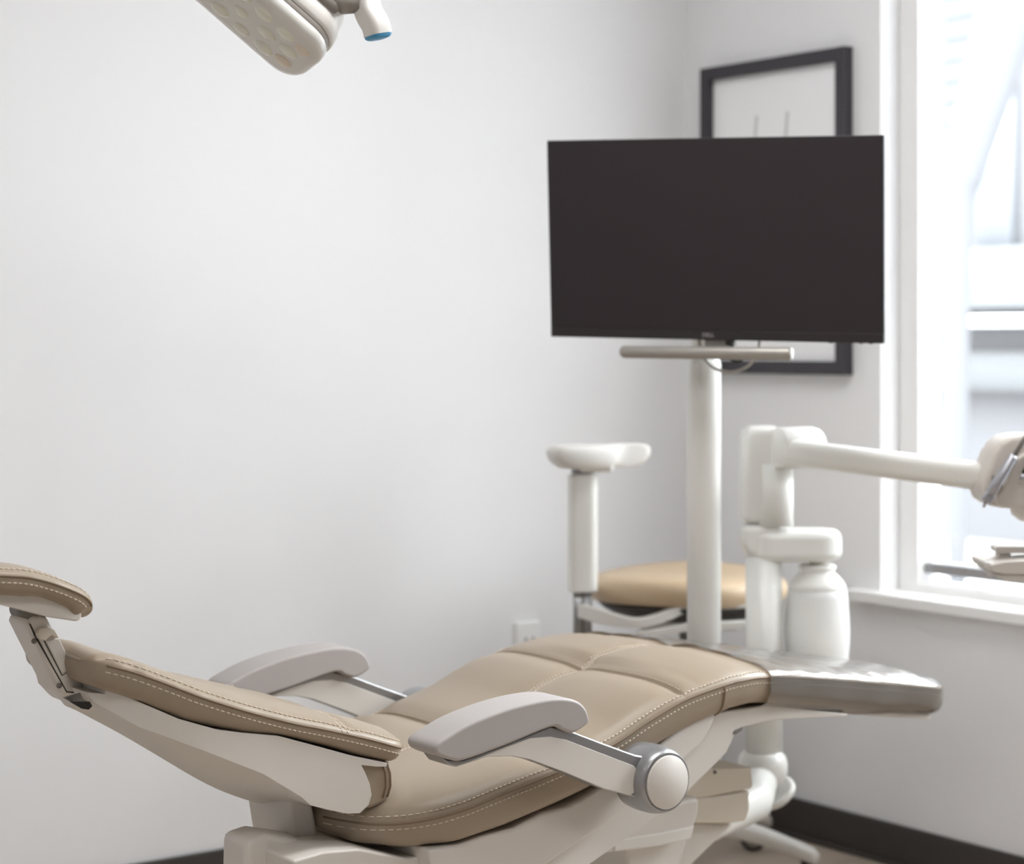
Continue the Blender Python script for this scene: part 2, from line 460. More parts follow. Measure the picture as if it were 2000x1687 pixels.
def seam(cu, s0, s1, parent, hs=(.009, -.009), both=True):
    N = 120
    for sg in ((-1, 1) if both else (-1,)):
        mk('seam_piping', tube([cu.side(s0+(s1-s0)*i/N, sg, 0, .0002) for i in range(N+1)], .0016, 8), M['piping'], parent)
        mk('stitching', join(*[stitches(lambda s: cu.edge(s, sg, h), s0, s1) for h in hs]), M['thread'], parent)
seam(seat, .012, seat.L-.04, seat_o)
# threads on both sides of the quilting seams
st = []
s_end = s_at_x(seat, 2.37); s_beg = s_at_x(seat, 1.68)
for y in (-.0065, .0065): st.append(stitches(lambda s: seat.pt_top(s, y, .0006), s_beg, s_end, step=.007, ln=.0045, r=.0007))
for ss in (sx1, sx2):
    for d in (-.0065, .0065):
        st.append(stitches(lambda yy: seat.pt_top(ss+d, yy, .0006), -.25, .25, step=.007, ln=.0045, r=.0007))
mk('quilting_thread', join(*st), M['thread'], seat_o)
# clear film sleeve over the toe end
film = Cushion([(a, bz_, w_+.003, ht_+.003, hb_+.003) for a, bz_, w_, ht_, hb_ in seat_tab], (.05, .25, .185), (.03, .075), lambda s, y, p, w: seat_top(s, y, p, w)+.0022*math.sin(p.x*90+y*25)*math.sin(y*47+1), 3.4, 12.0, 4.0)
sf0 = s_at_x(film, 2.372)
fs = [sf0+(film.L-sf0)*i/40 for i in range(41)]+[film.L-.03*(1-math.cos(i/10*PI/2)) for i in range(1, 10)]
V, Fc = film.mesh(sorted(fs), 64, (), out=.0025)
Fc = [f for f in Fc if len(f) == 4]                       # open at the knee, like a sleeve
mk('toe_cover', (V, Fc), M['film'], chair, label='clear plastic film sleeve over the foot end')
# crease between thigh and leg pads on the flank
for sg in (-1, 1):
    sa = s_at_x(seat, 2.262)
    mk('flank_crease', tube([seat.side(sa-.012*abs(h)/.05, sg, h, .0004) for h in [-.003-.0052*i for i in range(10)]], .0022, 6), M['piping'], seat_o)

# ---- backrest cushion
back_tab = [(1.196, .749, .128, .020, .030), (1.212, .7455, .135, .022, .034),
            (1.240, .737, .150, .024, .036), (1.269, .725, .168, .024, .037), (1.303, .7095, .182, .024, .039), (1.337, .694, .192, .025, .040), (1.405, .668, .20, .027, .034),
            (1.477, .644, .204, .029, .024), (1.537, .627, .205, .028, .026), (1.605, .606, .205, .028, .030), (1.657, .588, .205, .027, .028), (1.686, .579, .203, .025, .026)]
def back_top(s, y, p, w):
    a = abs(y)
    h = -.011*(1-min(1, a/.115)**3) if a < .115 else 0.0
    h -= .006*gauss(a-.118, .007)
    if p.x > 1.3: h -= .0045*gauss(p.x-1.545-.03*(a/.2), .006)*(1 if a > .1 else 0)
    h += .010*gauss(p.x-1.20, .04)*gauss(y, .09)
    return h
back = Cushion(back_tab, (.030, .045, .03), (.030, .05), back_top, 2.7, 10.0, 3.2)
EB = (.118, -.118, .114, -.114, .122, -.122)
back_o = mk('backrest_cushion', back.mesh(stations(back.L, 90, (s_at_x(back, 1.545),)), 56, EB), M['leather'], chair)
seam(back, .02, back.L-.002, back_o)
sj = s_at_x(back, 1.563)
for sg in (-1, 1):
    mk('cross_stitch', join(*[stitches(lambda q: back.side(sj+d-q*.55, sg, .002+q, .0005), 0, .024, step=.0045, ln=.003, r=.0008) for d in (-.005, .005)]), M['thread'], back_o)
# lumbar roll: the lower end of the upholstery, turning down behind the seat
YN = YC-.205
lum = prism([(700, 1488), (758, 1488), (765, 1510), (766, 1535), (758, 1560), (741, 1573), (715, 1578), (700, 1550)], YN+.014, YC+.191, smooth=5)
lum_o = mk('lumbar_roll', lum, M['leather'], chair, bevel=.012, seg=4, ang=40)
pth = [onY(px, py, YN+.012) for px, py in ((757, 1490), (763, 1510), (764, 1535), (757, 1557))]
for dx, dy, r_ in ((.0005, .016, .0028), (-.008, .0135, .0018)): mk('seam_piping', tube([(x+dx, YN+dy, z) for x, z in pth], r_, 8), M['piping'], lum_o)

shell_w = [(1.15, .055), (1.19, .07), (1.22, .105), (1.25, .142), (1.275, .162), (1.30, .176), (1.34, .187), (1.42, .196), (1.70, .199)]
cover_w = [(1.15, .030), (1.21, .040), (1.24, .075), (1.27, .118), (1.30, .148), (1.34, .166), (1.42, .175), (1.70, .179)]
def wprism(pxs, table):
    """side outline of a part whose half width follows the backrest plan: cut into slices along x, then spread to the plan width"""
    top = []; fine = []
    for (ax_, ay_), (bx2, by2) in zip(pxs, pxs[1:]+pxs[:1]):
        m = max(1, int(math.hypot(bx2-ax_, by2-ay_)/10)) if min(ax_, bx2) < 330 else 1
        fine += [(ax_+(bx2-ax_)*q/m, ay_+(by2-ay_)*q/m) for q in range(m)]
    for px, py in fine:
        x = 1.4
        for _ in range(20):
            wv = lerp_table(table, x)[0]; x = .5*x+.5*onY(px, py, YC-wv)[0]
        top.append((x, onY(px, py, YC-wv)[1]))
    bm = bmesh.new()
    lo = [bm.verts.new((x, -1, z)) for x, z in top]; hi = [bm.verts.new((x, 1, z)) for x, z in top]
    bm.faces.new(lo); bm.faces.new(hi)
    n = len(top)
    for i in range(n): bm.faces.new((lo[i], lo[(i+1) % n], hi[(i+1) % n], hi[i]))
    for row in table[1:-1]:
        bmesh.ops.bisect_plane(bm, geom=bm.verts[:]+bm.edges[:]+bm.faces[:], plane_co=(row[0], 0, 0), plane_no=(1, 0, 0))
    bm.verts.index_update()
    V = []
    for v in bm.verts:
        V.append(Vector((v.co.x, YC+v.co.y*lerp_table(table, v.co.x)[0], v.co.z)))
    Fc = [tuple(v.index for v in f.verts) for f in bm.faces]
    bm.free()
    return V, Fc
# ---- white back shell (upper tray) and rear cover
YSH = YC-.198
upper = [(170, 1352), (206, 1355), (208, 1347), (210, 1346), (225, 1350), (275, 1372), (350, 1404), (425, 1425), (472, 1431), (544, 1437), (616, 1456), (689, 1476), (757, 1490),
         (755, 1497), (735, 1497), (706, 1494), (714, 1510), (722, 1530), (726, 1552), (720, 1572), (703, 1588), (678, 1589), (640, 1581), (608, 1573), (588, 1556), (515, 1512), (400, 1467), (270, 1419), (183, 1371)]
mk('back_shell', wprism(upper, shell_w), M['white'], chair, bevel=.007, seg=3, ang=28)
YRC = YC-.178
# rear cover: from the joint line it closes down to a narrow keel along the middle of the back
JL = [(146, 1361), (160, 1364), (183, 1372), (225, 1396), (270, 1419), (335, 1444), (400, 1467), (458, 1490), (515, 1512), (560, 1540), (600, 1568)]
KL = [(138, 1374), (142, 1383), (163, 1392), (205, 1414), (250, 1438), (305, 1470), (355, 1500), (405, 1529), (458, 1554), (520, 1571), (602, 1576)]
rings = []
for (jx, jy), (kx, ky) in zip(catmull([Vector(p) for p in JL], 3), catmull([Vector(p) for p in KL], 3)):
    x = 1.4
    for _ in range(20):
        wv = lerp_table(cover_w, x)[0]; x = .5*x+.5*onY(jx, jy, YC-wv)[0]
    z = onY(jx, jy, YC-wv)[1]
    kw = .014; X, Z = onY(kx, ky, YC-kw)
    mx_, mz_ = .5*(x+X)+.0, .5*(z+Z)
    mw = .58*wv+.42*kw
    rings.append([(x, YC-wv, z), (mx_, YC-mw, mz_), (X, YC-kw, Z), (X, YC+kw, Z), (mx_, YC+mw, mz_), (x, YC+wv, z), (x, YC+wv*.9, z+.012), (x, YC-wv*.9, z+.012)])
mk('back_cover', loft(rings), M['white'], chair, bevel=.003, ang=50)
# lower link that carries the back
mk('back_link', prism([(583, 1545), (612, 1570), (618, 1600), (629, 1664), (579, 1674), (572, 1640), (566, 1600), (560, 1545)], YC-.10, YC+.03), M['white'], chair, bevel=.008, ang=28)

# ---- headrest
hr_tab = [(.885, .880, .13, .02, .028), (.940, .889, .135, .022, .03), (1.00, .889, .14, .022, .031), (1.06, .882, .14, .020, .030), (1.097, .877, .138, .019, .030), (1.134, .866, .134, .018, .024), (1.172, .850, .128, .017, .026), (1.193, .837, .124, .016, .032), (1.2045, .822, .120, .014, .030), (1.205, .806, .116, .012, .024)]
hr = Cushion(hr_tab, (.03, .06), (.012, .05), lambda s, y, p, w: -.012*gauss(y, .07), 2.9, 9.0, 3.0)
hr_o = mk('headrest_cushion', hr.mesh(stations(hr.L, 60), 48), M['leather'], chair)
seam(hr, .03, hr.L-.022, hr_o)
hs = [onY(px, py, YC-.112) for px, py in ((0, 1150), (75, 1153), (125, 1162), (150, 1178), (160, 1195), (160, 1208), (152, 1214), (97, 1206), (0, 1181))]
hs = [(.90, .850)]+hs+[(.90, .838)]
mk('headrest_shell', prism_m(hs, YC-.112, YC+.112), M['white'], chair, bevel=.010, seg=4, ang=40)
# ---- headrest bracket
YB = YC-.036
br = [(56, 1206), (68, 1203), (82, 1202), (95, 1207), (107, 1230), (117, 1245), (165, 1332), (167, 1343), (162, 1355), (150, 1362), (132, 1361), (118, 1353), (52, 1222)]
brk = mk('headrest_bracket', prism(br, YB, YC+.036), M['white'], chair, bevel=.012, seg=4, ang=50)
def plate(pxs, Yn, th, name, m, parent, bevel=.0015, **k):
    return mk(name, prism(pxs, Yn-th, Yn+.002), m, parent, bevel=bevel, seg=2, **k)
plate([(88, 1250), (116, 1247), (143, 1302), (122, 1316)], YB, .0012, 'latch_cover', M['white'], brk)
plate([(72, 1238), (78, 1227), (94, 1224), (108, 1230), (117, 1245), (112, 1247), (100, 1241), (94, 1246), (90, 1252), (76, 1248)], YB, .007, 'latch_lever', M['cream'], brk, bevel=.002)
plate([(57, 1217), (60, 1219), (70, 1240), (131, 1350), (157, 1352), (159, 1357), (157, 1355), (130, 1352), (68, 1242)], YB, .0004, 'split_line', M['slot'], brk, bevel=0)
plate([(84, 1248), (87, 1247), (89, 1254), (122, 1318), (143, 1304), (144, 1305), (121, 1320)], YB, .0006, 'latch_gap', M['slot'], brk, bevel=0)
for px, py in ((67, 1252), (116, 1339)):
    x, z = onY(px, py, YB)
    mk('screw', lathe([(.0, -.0012), (.0035, -.0012), (.004, 0), (.004, .002)], (x, YB, z), 16, (0, 1, 0)), M['greydk'], brk)
x, z = onY(121, 1297, YB-.001)
mk('pin_hole', lathe([(0, -.0006), (.0018, -.0006), (.0018, .002)], (x, YB, z), 12, (0, 1, 0)), M['slot'], brk)
x, z = onY(58, 1200, YC-.02)
mk('headrest_pivot', lathe([(.0, -.03), (.016, -.03), (.016, .03), (0, .03)], (x+.006, YC, z+.004), 24, (0, 1, 0)), M['greydk'], chair)
plate([(122, 1362), (165, 1350), (182, 1371), (176, 1382), (150, 1378)], YC-.06, .0, 'slide_bar', M['steel'], chair, bevel=.002)
plate([(136, 1370), (176, 1370), (181, 1379), (174, 1386), (160, 1384)], YC-.088, .001, 'slide_slot', M['slot'], chair, bevel=.001)
# ---- armrests
ARM_PAD = [(850, 1468), (851, 1455), (868, 1441), (919, 1411), (988, 1384), (1045, 1369), (1090, 1363), (1123, 1367), (1142, 1381), (1150, 1401), (1147, 1414), (1120, 1431), (1098, 1426), (1075, 1420), (988, 1455), (907, 1484), (880, 1484), (858, 1476)]
ARM = [(862, 1478), (876, 1484), (907, 1485), (988, 1455), (1075, 1419), (1098, 1425), (1122, 1430), (1180, 1452), (1240, 1474), (1262, 1478), (1275, 1500), (1270, 1565), (1225, 1553), (1180, 1541), (1099, 1507), (1036, 1484), (1000, 1477), (955, 1478), (892, 1498), (874, 1494)]
PANEL = [(905, 1492), (985, 1459), (1036, 1441), (1075, 1438), (1105, 1444), (1238, 1495), (1244, 1503), (1240, 1546), (1232, 1553), (1180, 1540), (1099, 1506), (1036, 1483), (1000, 1476), (955, 1477)]
def armrest(sg):
    Yo = .345                                     # outer face of the pad from the centre line
    def pr(pxs, y0, y1, ref, smooth=0):
        pts = [onY(px, py, YC-ref) for px, py in pxs]
        if smooth: pts = [tuple(p) for p in catmull([Vector(p) for p in pts], smooth, True)]
        return loft([[(x, YC-sg*y0, z) for x, z in pts], [(x, YC-sg*y1, z) for x, z in pts]])
    a = mk('armrest', pr(ARM, .338, .288, .338), M['silver'], chair, bevel=.007, seg=3, ang=28)
    mk('arm_panel', pr(PANEL, .3385, .336, .338), M['white'], a, bevel=.001, seg=2)
    mk('arm_panel', pr(PANEL, .2875, .290, .338), M['white'], a, bevel=.001, seg=2)
    mk('arm_pad', pr(ARM_PAD, Yo+.002, .272, Yo, 4), M['grey'], a, bevel=.016, seg=5, ang=60)
    x, z = onY(1306, 1528, YC-.362)
    def L(prof): return lathe(prof, (x, YC, z), 56, (0, -sg, 0))
    mk('arm_hub', L([(.0, .28), (.045, .28), (.052, .292), (.0535, .31), (.053, .335), (.050, .35), (.047, .357), (.0445, .359), (.0425, .357), (0, .357)]), M['silver'], a)
    mk('hub_cap', L([(.0, .350), (.0415, .350), (.0418, .3605), (.0408, .362), (0, .3622)]), M['white'], a)
    # axle stub into the seat frame
    mk('arm_axle', L([(0, .2), (.03, .2), (.03, .285), (0, .285)]), M['greydk'], a)
armrest(1); armrest(-1)

# ---- white shell and beam under the seat
YS = YC-.252
bot = [(838, 1669), (895, 1659), (940, 1642), (1006, 1626), (1060, 1596), (1105, 1584), (1135, 1570), (1183, 1539), (1240, 1498), (1297, 1458), (1330, 1431), (1399, 1396)]
shell = [(px, py-9) for px, py in bot]+[(1397, 1402), (1388, 1424), (1375, 1448), (1335, 1484), (1290, 1530), (1240, 1570), (1160, 1626), (1075, 1684), (1000, 1735), (848, 1735), (845, 1700)]
mk('seat_shell', prism(shell, YS, 2*YC-YS), M['white'], chair, bevel=.006, seg=3, ang=32)
YF = YC-.236
beam = [(1657, 1394), (1503, 1376), (1399, 1392), (1380, 1420), (1330, 1440), (1200, 1560), (1075, 1660), (960, 1740), (1075, 1760), (1153, 1687), (1220, 1640), (1297, 1585), (1345, 1544), (1400, 1490), (1419, 1470), (1431, 1445), (1437, 1430), (1450, 1420), (1500, 1408), (1530, 1405), (1610, 1401), (1655, 1399)]
mk('seat_frame', prism(beam, YF, 2*YC-YF), M['white'], chair, bevel=.005, seg=3, ang=32)
plate([(1432, 1434), (1436, 1426), (1452, 1420), (1450, 1426), (1438, 1434)], YF, .002, 'frame_bolt', M['greydk'], chair)
# thin light edge under the toe board
te = [onY(px, py, YC-.23) for px, py in ((1500, 1377), (1660, 1390), (1840, 1400), (1838, 1409), (1660, 1398), (1500, 1383))]
mk('toe_board', prism_m(te, YC-.205, YC+.205), M['white'], chair, bevel=.002)
# lower frame below the hip
YH = YC-.215
mk('hip_cover', prism([(573, 1681), (632, 1664), (700, 1658), (798, 1677), (840, 1668), (845, 1700), (845, 1760), (573, 1760)], YH, YH+.11), M['white'], chair, bevel=.004, ang=25)
mk('hip_core', box(1.62, 2.0, YC-.12, YC+.12, .30, .43), M['white'], chair, bevel=.01)
mk('rear_block', prism([(481, 1642), (521, 1629), (600, 1640), (625, 1700), (600, 1760), (478, 1760)], YC-.135, YC-.058), M['white'], chair, bevel=.012, seg=2, ang=25)
# lift housings
mk('lift_cover', prism([(1300, 1500), (1400, 1500), (1468, 1498), (1472, 1534), (1467, 1541), (1400, 1553), (1300, 1570)], YC-.05, YC+.13), M['cream'], chair, bevel=.006, seg=3, ang=25)
x, z = onY(1397, 1508, YC-.052)
mk('lift_cover_screw', lathe([(0, -.001), (.003, -.001), (.003, .004), (0, .004)], (x, YC-.052, z), 12, (0, 1, 0)), M['greydk'], chair)
mk('pump_cover', prism([(1330, 1556), (1400, 1554), (1466, 1543), (1466, 1580), (1459, 1604), (1426, 1609), (1330, 1608)], YC-.045, YC+.12), M['cream'], chair, bevel=.007, seg=3, ang=25)
mk('lift_arm', prism([(1150, 1600), (1368, 1555), (1367, 1590), (1357, 1620), (1348, 1641), (1290, 1650), (1180, 1668), (1100, 1700)], YC-.14, YC+.08), M['white'], chair, bevel=.010, seg=3, ang=25)
mk('lift_band', prism([(1200, 1640), (1290, 1626), (1358, 1612), (1350, 1640), (1290, 1652), (1200, 1664)], YC-.143, YC+.083), M['stoolw'], chair, bevel=.004)
mk('lift_column', prism([(1226, 1640), (1345, 1636), (1310, 1760), (1224, 1760)], YC-.11, YC+.09), M['white'], chair, bevel=.008, ang=25)
mk('support_link', prism([(1340, 1606), (1436, 1608), (1354, 1687), (1290, 1750), (1240, 1750)], YC-.02, YC+.05), M['white'], chair, bevel=.006, ang=25)
mk('floor_base', join(box(1.55, 2.25, YC-.20, YC+.20, 0, .07), box(1.62, 2.02, YC-.10, YC+.10, .06, .42)), M['white'], chair, bevel=.012)

# ================================================================== MONITOR POST AND MONITOR
mp = dep(1375, 690, 4.0); MPX, MPY = mp.x, mp.y
post = thing('monitor_post', 'thick white pole holding up the black monitor behind the chair', 'pole', (MPX, MPY, .27))
zt = onY(1375, 700, MPY)[1]
mk('pole', lathe([(0, .27), (.034, .27), (.034, zt-.012), (.031, zt), (0, zt)], (MPX, MPY, 0), 48), M['enamel'], post)
mk('carrier_arm', tube([Vector((MPX, MPY, .30)), Vector((2.58, 2.90, .30)), Vector((2.30, YC+.10, .30))], [.036, .032, .03], 16), M['enamel'], post)

k = 3.85/3.9
cx, cz, yaw, pit, rol, MW, MH = .3887*k, .1973*k, -.3743, .1189, .0208, .6752*k, .3951*k
Rm = Matrix.Rotation(yaw, 3, 'Z') @ Matrix.Rotation(pit, 3, 'X') @ Matrix.Rotation(rol, 3, 'Y')
def mon(x, y, z):
    v = Rm @ Vector((x, y, z)) + Vector((cx, 3.85, cz))
    return Vector((CA*v.x+SA*v.y, -SA*v.x+CA*v.y, CH+v.z))
mon_root = thing('monitor', 'black flat screen monitor with grey handle bar below, on the white pole', 'monitor', tuple(mon(0, .02, -MH/2)))
def mbox(x0, x1, y0, y1, z0, z1):
    v, f = box(x0, x1, y0, y1, z0, z1); return [mon(*p) for p in v], f
def mtube(path, r, n=12): return tube([mon(*p) for p in path], r, n)
mk('housing', join(mbox(-MW/2, MW/2, .0005, .012, -MH/2, MH/2)), M['bezel'], mon_root, bevel=.0015)
mk('rear_cover', mbox(-MW*.36, MW*.36, .010, .045, -MH*.36, MH*.36), M['black'], mon_root, bevel=.012)
mk('screen', mbox(-MW/2+.003, MW/2-.003, -.001, .002, -MH/2+.0195, MH/2-.003), M['screen'], mon_root, smooth=False)
mk('chin_bezel', mbox(-MW/2+.001, MW/2-.001, -.0018, .002, -MH/2, -MH/2+.0185), M['bezel'], mon_root, bevel=.0008)
# maker's lettering on the chin
fc = bpy.data.curves.new('logo_lettering', 'FONT'); fc.body = 'DELL'; fc.size = .0105; fc.align_x = 'CENTER'; fc.align_y = 'CENTER'; fc.extrude = .0002; fc.offset = .0003
fc.materials.append(M['logo'])
tmp = bpy.data.objects.new('lettering_curve', fc); COL.objects.link(tmp)
bpy.context.view_layer.update()
lme = bpy.data.meshes.new_from_object(tmp.evaluated_get(bpy.context.evaluated_depsgraph_get()))
bpy.data.objects.remove(tmp)
lo = bpy.data.objects.new('logo_lettering', lme); COL.objects.link(lo); lo.parent = mon_root
yaxis = (mon(0, 0, 1)-mon(0, 0, 0)); xaxis = (mon(1, 0, 0)-mon(0, 0, 0)); zaxis = -(mon(0, 1, 0)-mon(0, 0, 0))
mm = Matrix((xaxis, yaxis, zaxis)).transposed().to_4x4(); mm.translation = mon(-.0075, -.0025, -MH/2+.0095)-Vector(mon_root.location)
lo.matrix_basis = mm
for i in range(5):
    mk('control_button', mbox(MW/2-.105+i*.019, MW/2-.098+i*.019, .003, .009, -MH/2-.0018, -MH/2+.001), M['bezel'], mon_root)
# handle bar
def monpx(px, py, dy):           # point on a plane parallel to the screen, dy behind it
    r = ray(px, py); p0 = mon(0, dy, 0); n = mon(0, 1, 0)-mon(0, 0, 0)
    t = (p0-Vector((0, 0, CH))).dot(n)/r.dot(n)
    return Vector((0, 0, CH))+r*t
h0, h1 = monpx(1211, 687, -.01), monpx(1546, 691, -.01)
hd = (h1-h0).normalized(); hl = (h1-h0).length
hb = mk('handle_bar', lathe([(0, 0), (.006, .0005), (.0105, .004), (.0125, .010), (.0125, hl-.004), (.0115, hl-.001), (0, hl)], h0, 28, hd), M['bar'], mon_root)
mk('bar_end_cap', lathe([(0, 0), (.0112, 0), (.0108, .002), (0, .0025)], h0+hd*(hl-.0005), 24, hd), M['enamel'], hb)
ring = [(1366, 655), (1366, 672), (1371, 690), (1381, 706), (1398, 720), (1424, 727), (1450, 721), (1468, 707), (1478, 691), (1483, 674), (1483, 655)]
mk('handle_bail', tube(catmull([monpx(px, py, .012) for px, py in ring], 5), .0032, 10), M['bar'], mon_root)
mp0 = monpx(1404, 668, .02)
mk('mount_bracket', obox(monpx(1404, 664, .016), xaxis, zaxis, yaxis, .05, .03, .03), M['greydk'], mon_root, bevel=.003)
mk('tilt_knob', lathe([(0, 0), (.012, 0), (.012, .012), (.006, .016), (0, .016)], monpx(1420, 668, .012), 20, xaxis), M['black'], mon_root)
mk('cable_clip', tube([monpx(1428, 700, .03), monpx(1440, 707, .03), monpx(1448, 704, .03), monpx(1450, 690, .03)], .004, 8), M['black'], mon_root)
tp = mon(0, .043, -.02)
mk('mount_arm', join(tube([Vector((MPX, MPY, tp.z)), tp], .02, 16), tube([Vector((MPX, MPY, zt-.01)), Vector((MPX, MPY, tp.z+.02))], .025, 20)), M['enamel'], mon_root)

# ================================================================== DELIVERY UNIT
dp = dep(1492, 1200, 4.11); DX, DY = dp.x, dp.y
PM = F/4.11
def zpx(py, Z=4.11): return CH-(py-HZ)*Z/F
du = thing('delivery_unit', 'white dental delivery unit with upright post, swing arm and instrument head', 'delivery unit', (DX, DY, .3))
mk('post', lathe([(0, .34), (.0375, .34), (.0375, zpx(1085)), (0, zpx(1085))], (DX, DY, 0), 48), M['enamel'], du)
# column housing
rt = camv(1, 0, 0); fw_ = camv(0, 0, 1); upv = Vector((0, 0, 1))
def cprism(pxs, Zc, depth, smooth=0, back=0.0):
    """solid whose broad side faces along the camera's heading, real depth in metres"""
    pts = [dep(px, py, Zc) for px, py in pxs]
    if smooth: pts = catmull(pts, smooth, True)
    return loft([[p+fw_*back for p in pts], [p+fw_*(back+depth) for p in pts]])
mk('column_cover', cprism([(1450, 1023), (1450, 860), (1456, 842), (1472, 833), (1530, 833), (1530, 1023)], 4.08, .085), M['enamel'], du, bevel=.018, seg=4, ang=50)
mk('column_tube', lathe([(0, zpx(1026)), (.038, zpx(1026)), (.038, zpx(905)), (0, zpx(905))], (dep(1513, 900, 4.105).x, dep(1513, 900, 4.105).y, 0), 40), M['enamel'], du)
bd = camv(.90, 0, .43).normalized()
bc = dep(1517, 874, 4.065)
mk('arm_knuckle', lathe([(0, 0), (.037, 0), (.0412, .004), (.0412, .085), (.036, .098), (.02, .104), (0, .105)], bc, 40, bd), M['enamel'], du)
mk('knuckle_plate', obox(dep(1550, 909, 4.09), rt, fw_, upv, .085, .06, .01), M['enamel'], du, bevel=.003)
mk('lower_block', cprism([(1450, 1026), (1530, 1026), (1530, 1090), (1476, 1090), (1460, 1082), (1450, 1062)], 4.075, .085), M['enamel'], du, bevel=.015, seg=4, ang=50)
# swing arm
a0, a1 = dep(1541, 882, 4.06), dep(1950, 935, 3.80)
ad = (a1-a0).normalized(); an = ad.cross(Vector((0, 0, 1))).normalized(); au = an.cross(ad)
rr = round_rect(.056, .052, .018, 6)
mk('swing_arm', loft([[a0+ad*t+an*x+au*y*s_ for x, y in rr] for t, s_ in ((0, .9), (.006, 1), ((a1-a0).length, 1))]), M['enamel'], du)
# bottle arm
BX, BY = dep(1596, 1200, 4.12).x, dep(1596, 1200, 4.12).y
def stadium(ax, ay, bx_, by_, r, n=14):
    d = math.atan2(by_-ay, bx_-ax); out = []
    for i in range(n+1):
        t = d+PI/2+PI*i/n; out.append((ax+r*math.cos(t), ay+r*math.sin(t)))
    for i in range(n+1):
        t = d-PI/2+PI*i/n; out.append((bx_+r*math.cos(t), by_+r*math.sin(t)))
    return out
sd = stadium(DX+.012, DY, BX, BY, .05)
z0, z1 = zpx(1096), zpx(1033)
mk('bottle_arm', loft([[(x, y, z0) for x, y in sd], [(x, y, z1) for x, y in sd]]), M['enamel'], du, bevel=.02, seg=5, ang=50)
mk('bottle_socket', lathe([(0, zpx(1108)), (.018, zpx(1108)), (.018, zpx(1094)), (0, zpx(1094))], (BX, BY, 0), 24), M['cream'], du)
# elbow hub under the post with carrier
hz = zpx(1500)
mk('post_hub', lathe([(0, .27), (.02, .272), (.035, .284), (.046, .30), (.051, .315), (.0515, .33), (.048, .345), (.042, .352), (.0385, .356), (0, .357)], (DX-.004, DY, 0), 40), M['enamel'], du)
mk('hub_arm', tube([Vector((DX-.01, DY, .302)), Vector((2.75, YC+.17, .285)), Vector((2.45, YC+.09, .27)), Vector((2.2, YC+.05, .25))], [.036, .036, .036, .036], 20), M['enamel'], du)
rc = dep(1513, 1549, 4.12); rax = (camv(-.47, .80, -.36)).normalized()
mk('hose_ring', lathe([(.0, -.006), (.040, -.008), (.046, -.003), (.046, .005), (.040, .009), (.034, .006), (.0, .004)], rc, 36, rax), M['enamel'], du)
# control head
HZc = 3.74
head = [(1916, 961), (1922, 935), (1931, 909), (1940, 886), (1953, 866), (1972, 853), (2000, 849), (2060, 850), (2150, 858), (2150, 990), (2060, 996), (2000, 994), (1960, 993), (1938, 989), (1924, 979)]
mk('control_head', cprism(head, HZc, .11), M['head'], du, bevel=.012, seg=4, ang=40)
mk('front_panel', cprism([(1952, 990), (1945, 965), (1962, 945), (1978, 900), (2000, 885), (2060, 880), (2140, 885), (2140, 986), (2000, 990)], HZc-.012, .02), M['head'], du, bevel=.006, seg=3)
kb = dep(2012, 985, HZc+.05)
mk('brake_knob', lathe([(0, -.034), (.02, -.031), (.034, -.02), (.040, -.004), (.040, .012), (0, .012)], kb, 32), M['white'], du)
mk('tray_post', tube([dep(2105, 985, HZc+.06), dep(2105, 1078, HZc+.06)], .016, 16), M['white'], du)
mk('tray_arm', cprism([(1945, 1070), (1949, 1067), (2125, 1067), (2125, 1081), (1950, 1081), (1945, 1077)], HZc+.035, .05), M['head'], du, bevel=.005)
mk('tray_pin', cprism([(1950, 1080), (1975, 1080), (1975, 1094), (1950, 1096)], HZc+.045, .03), M['white'], du, bevel=.003)
tray = thing('instrument_tray', 'beige instrument tray with frayed wrap edge under the instrument head', 'tray', tuple(dep(2030, 1136, HZc+.05)))
mk('tray_plate', cprism([(1934, 1103), (1960, 1097), (2120, 1088), (2120, 1126), (1958, 1122), (1938, 1118)], HZc-.02, .16), M['head'], tray, bevel=.003)
mk('tray_base', cprism([(1940, 1121), (1962, 1121), (2115, 1125), (2115, 1139), (1965, 1135), (1958, 1129)], HZc-.015, .15), M['white'], tray, bevel=.003)
g = []
for i in range(9):
    a = dep(1936, 1101+2.6*i, HZc-.015+.017*i); t = dep(1921+4*((i*5) % 3), 1098+3.4*i, HZc-.02+.017*i)
    g.append(tube([a, (a+t)/2+Vector((0, 0, .001)), t], [.0035, .002, .0004], 6))
mk('wrap_fringe', join(*g), M['paper'], tray, label='crinkled white wrap ends')
# handpieces hanging in the head
hp = thing('air_water_syringe', 'grey metal air and water syringe resting slanted on the instrument head', 'syringe', tuple(dep(1930, 985, HZc-.03)))
p0, p1, p2, p3 = (dep(px, py, HZc-.030) for px, py in ((2000, 858), (1981, 890), (1933, 966), (1921, 991)))
mk('handle', tube([p1, p1.lerp(p2, .06), p1.lerp(p2, .7), p2], [.0072, .0095, .0104, .0104], 20), M['hand'], hp)
mk('tubing', tube([dep(2040, 800, HZc-.02), p0, p1.lerp(p2, .02)], .0042, 12), M['greydk'], hp)
mk('syringe_head', obox(p2+(p2-p1).normalized()*.006, rt*.6+upv*.8, fw_, upv*.6-rt*.8, .02, .018, .02), M['hand'], hp, bevel=.004)
mk('nozzle', tube([p2+(p2-p1).normalized()*.012, p3], [.0045, .0025], 12), M['hand'], hp)
mk('syringe_rest', obox(p1.lerp(p2, .62)+fw_*.014, rt, fw_, upv, .018, .02, .016), M['greydk'], du, bevel=.003)
h2 = thing('dental_handpiece', 'dark tipped handpiece cut off by the right edge beside the syringe', 'handpiece', tuple(dep(2000, 945, HZc-.03)))
q0, q1 = dep(2030, 880, HZc-.03), dep(1995, 938, HZc-.03)
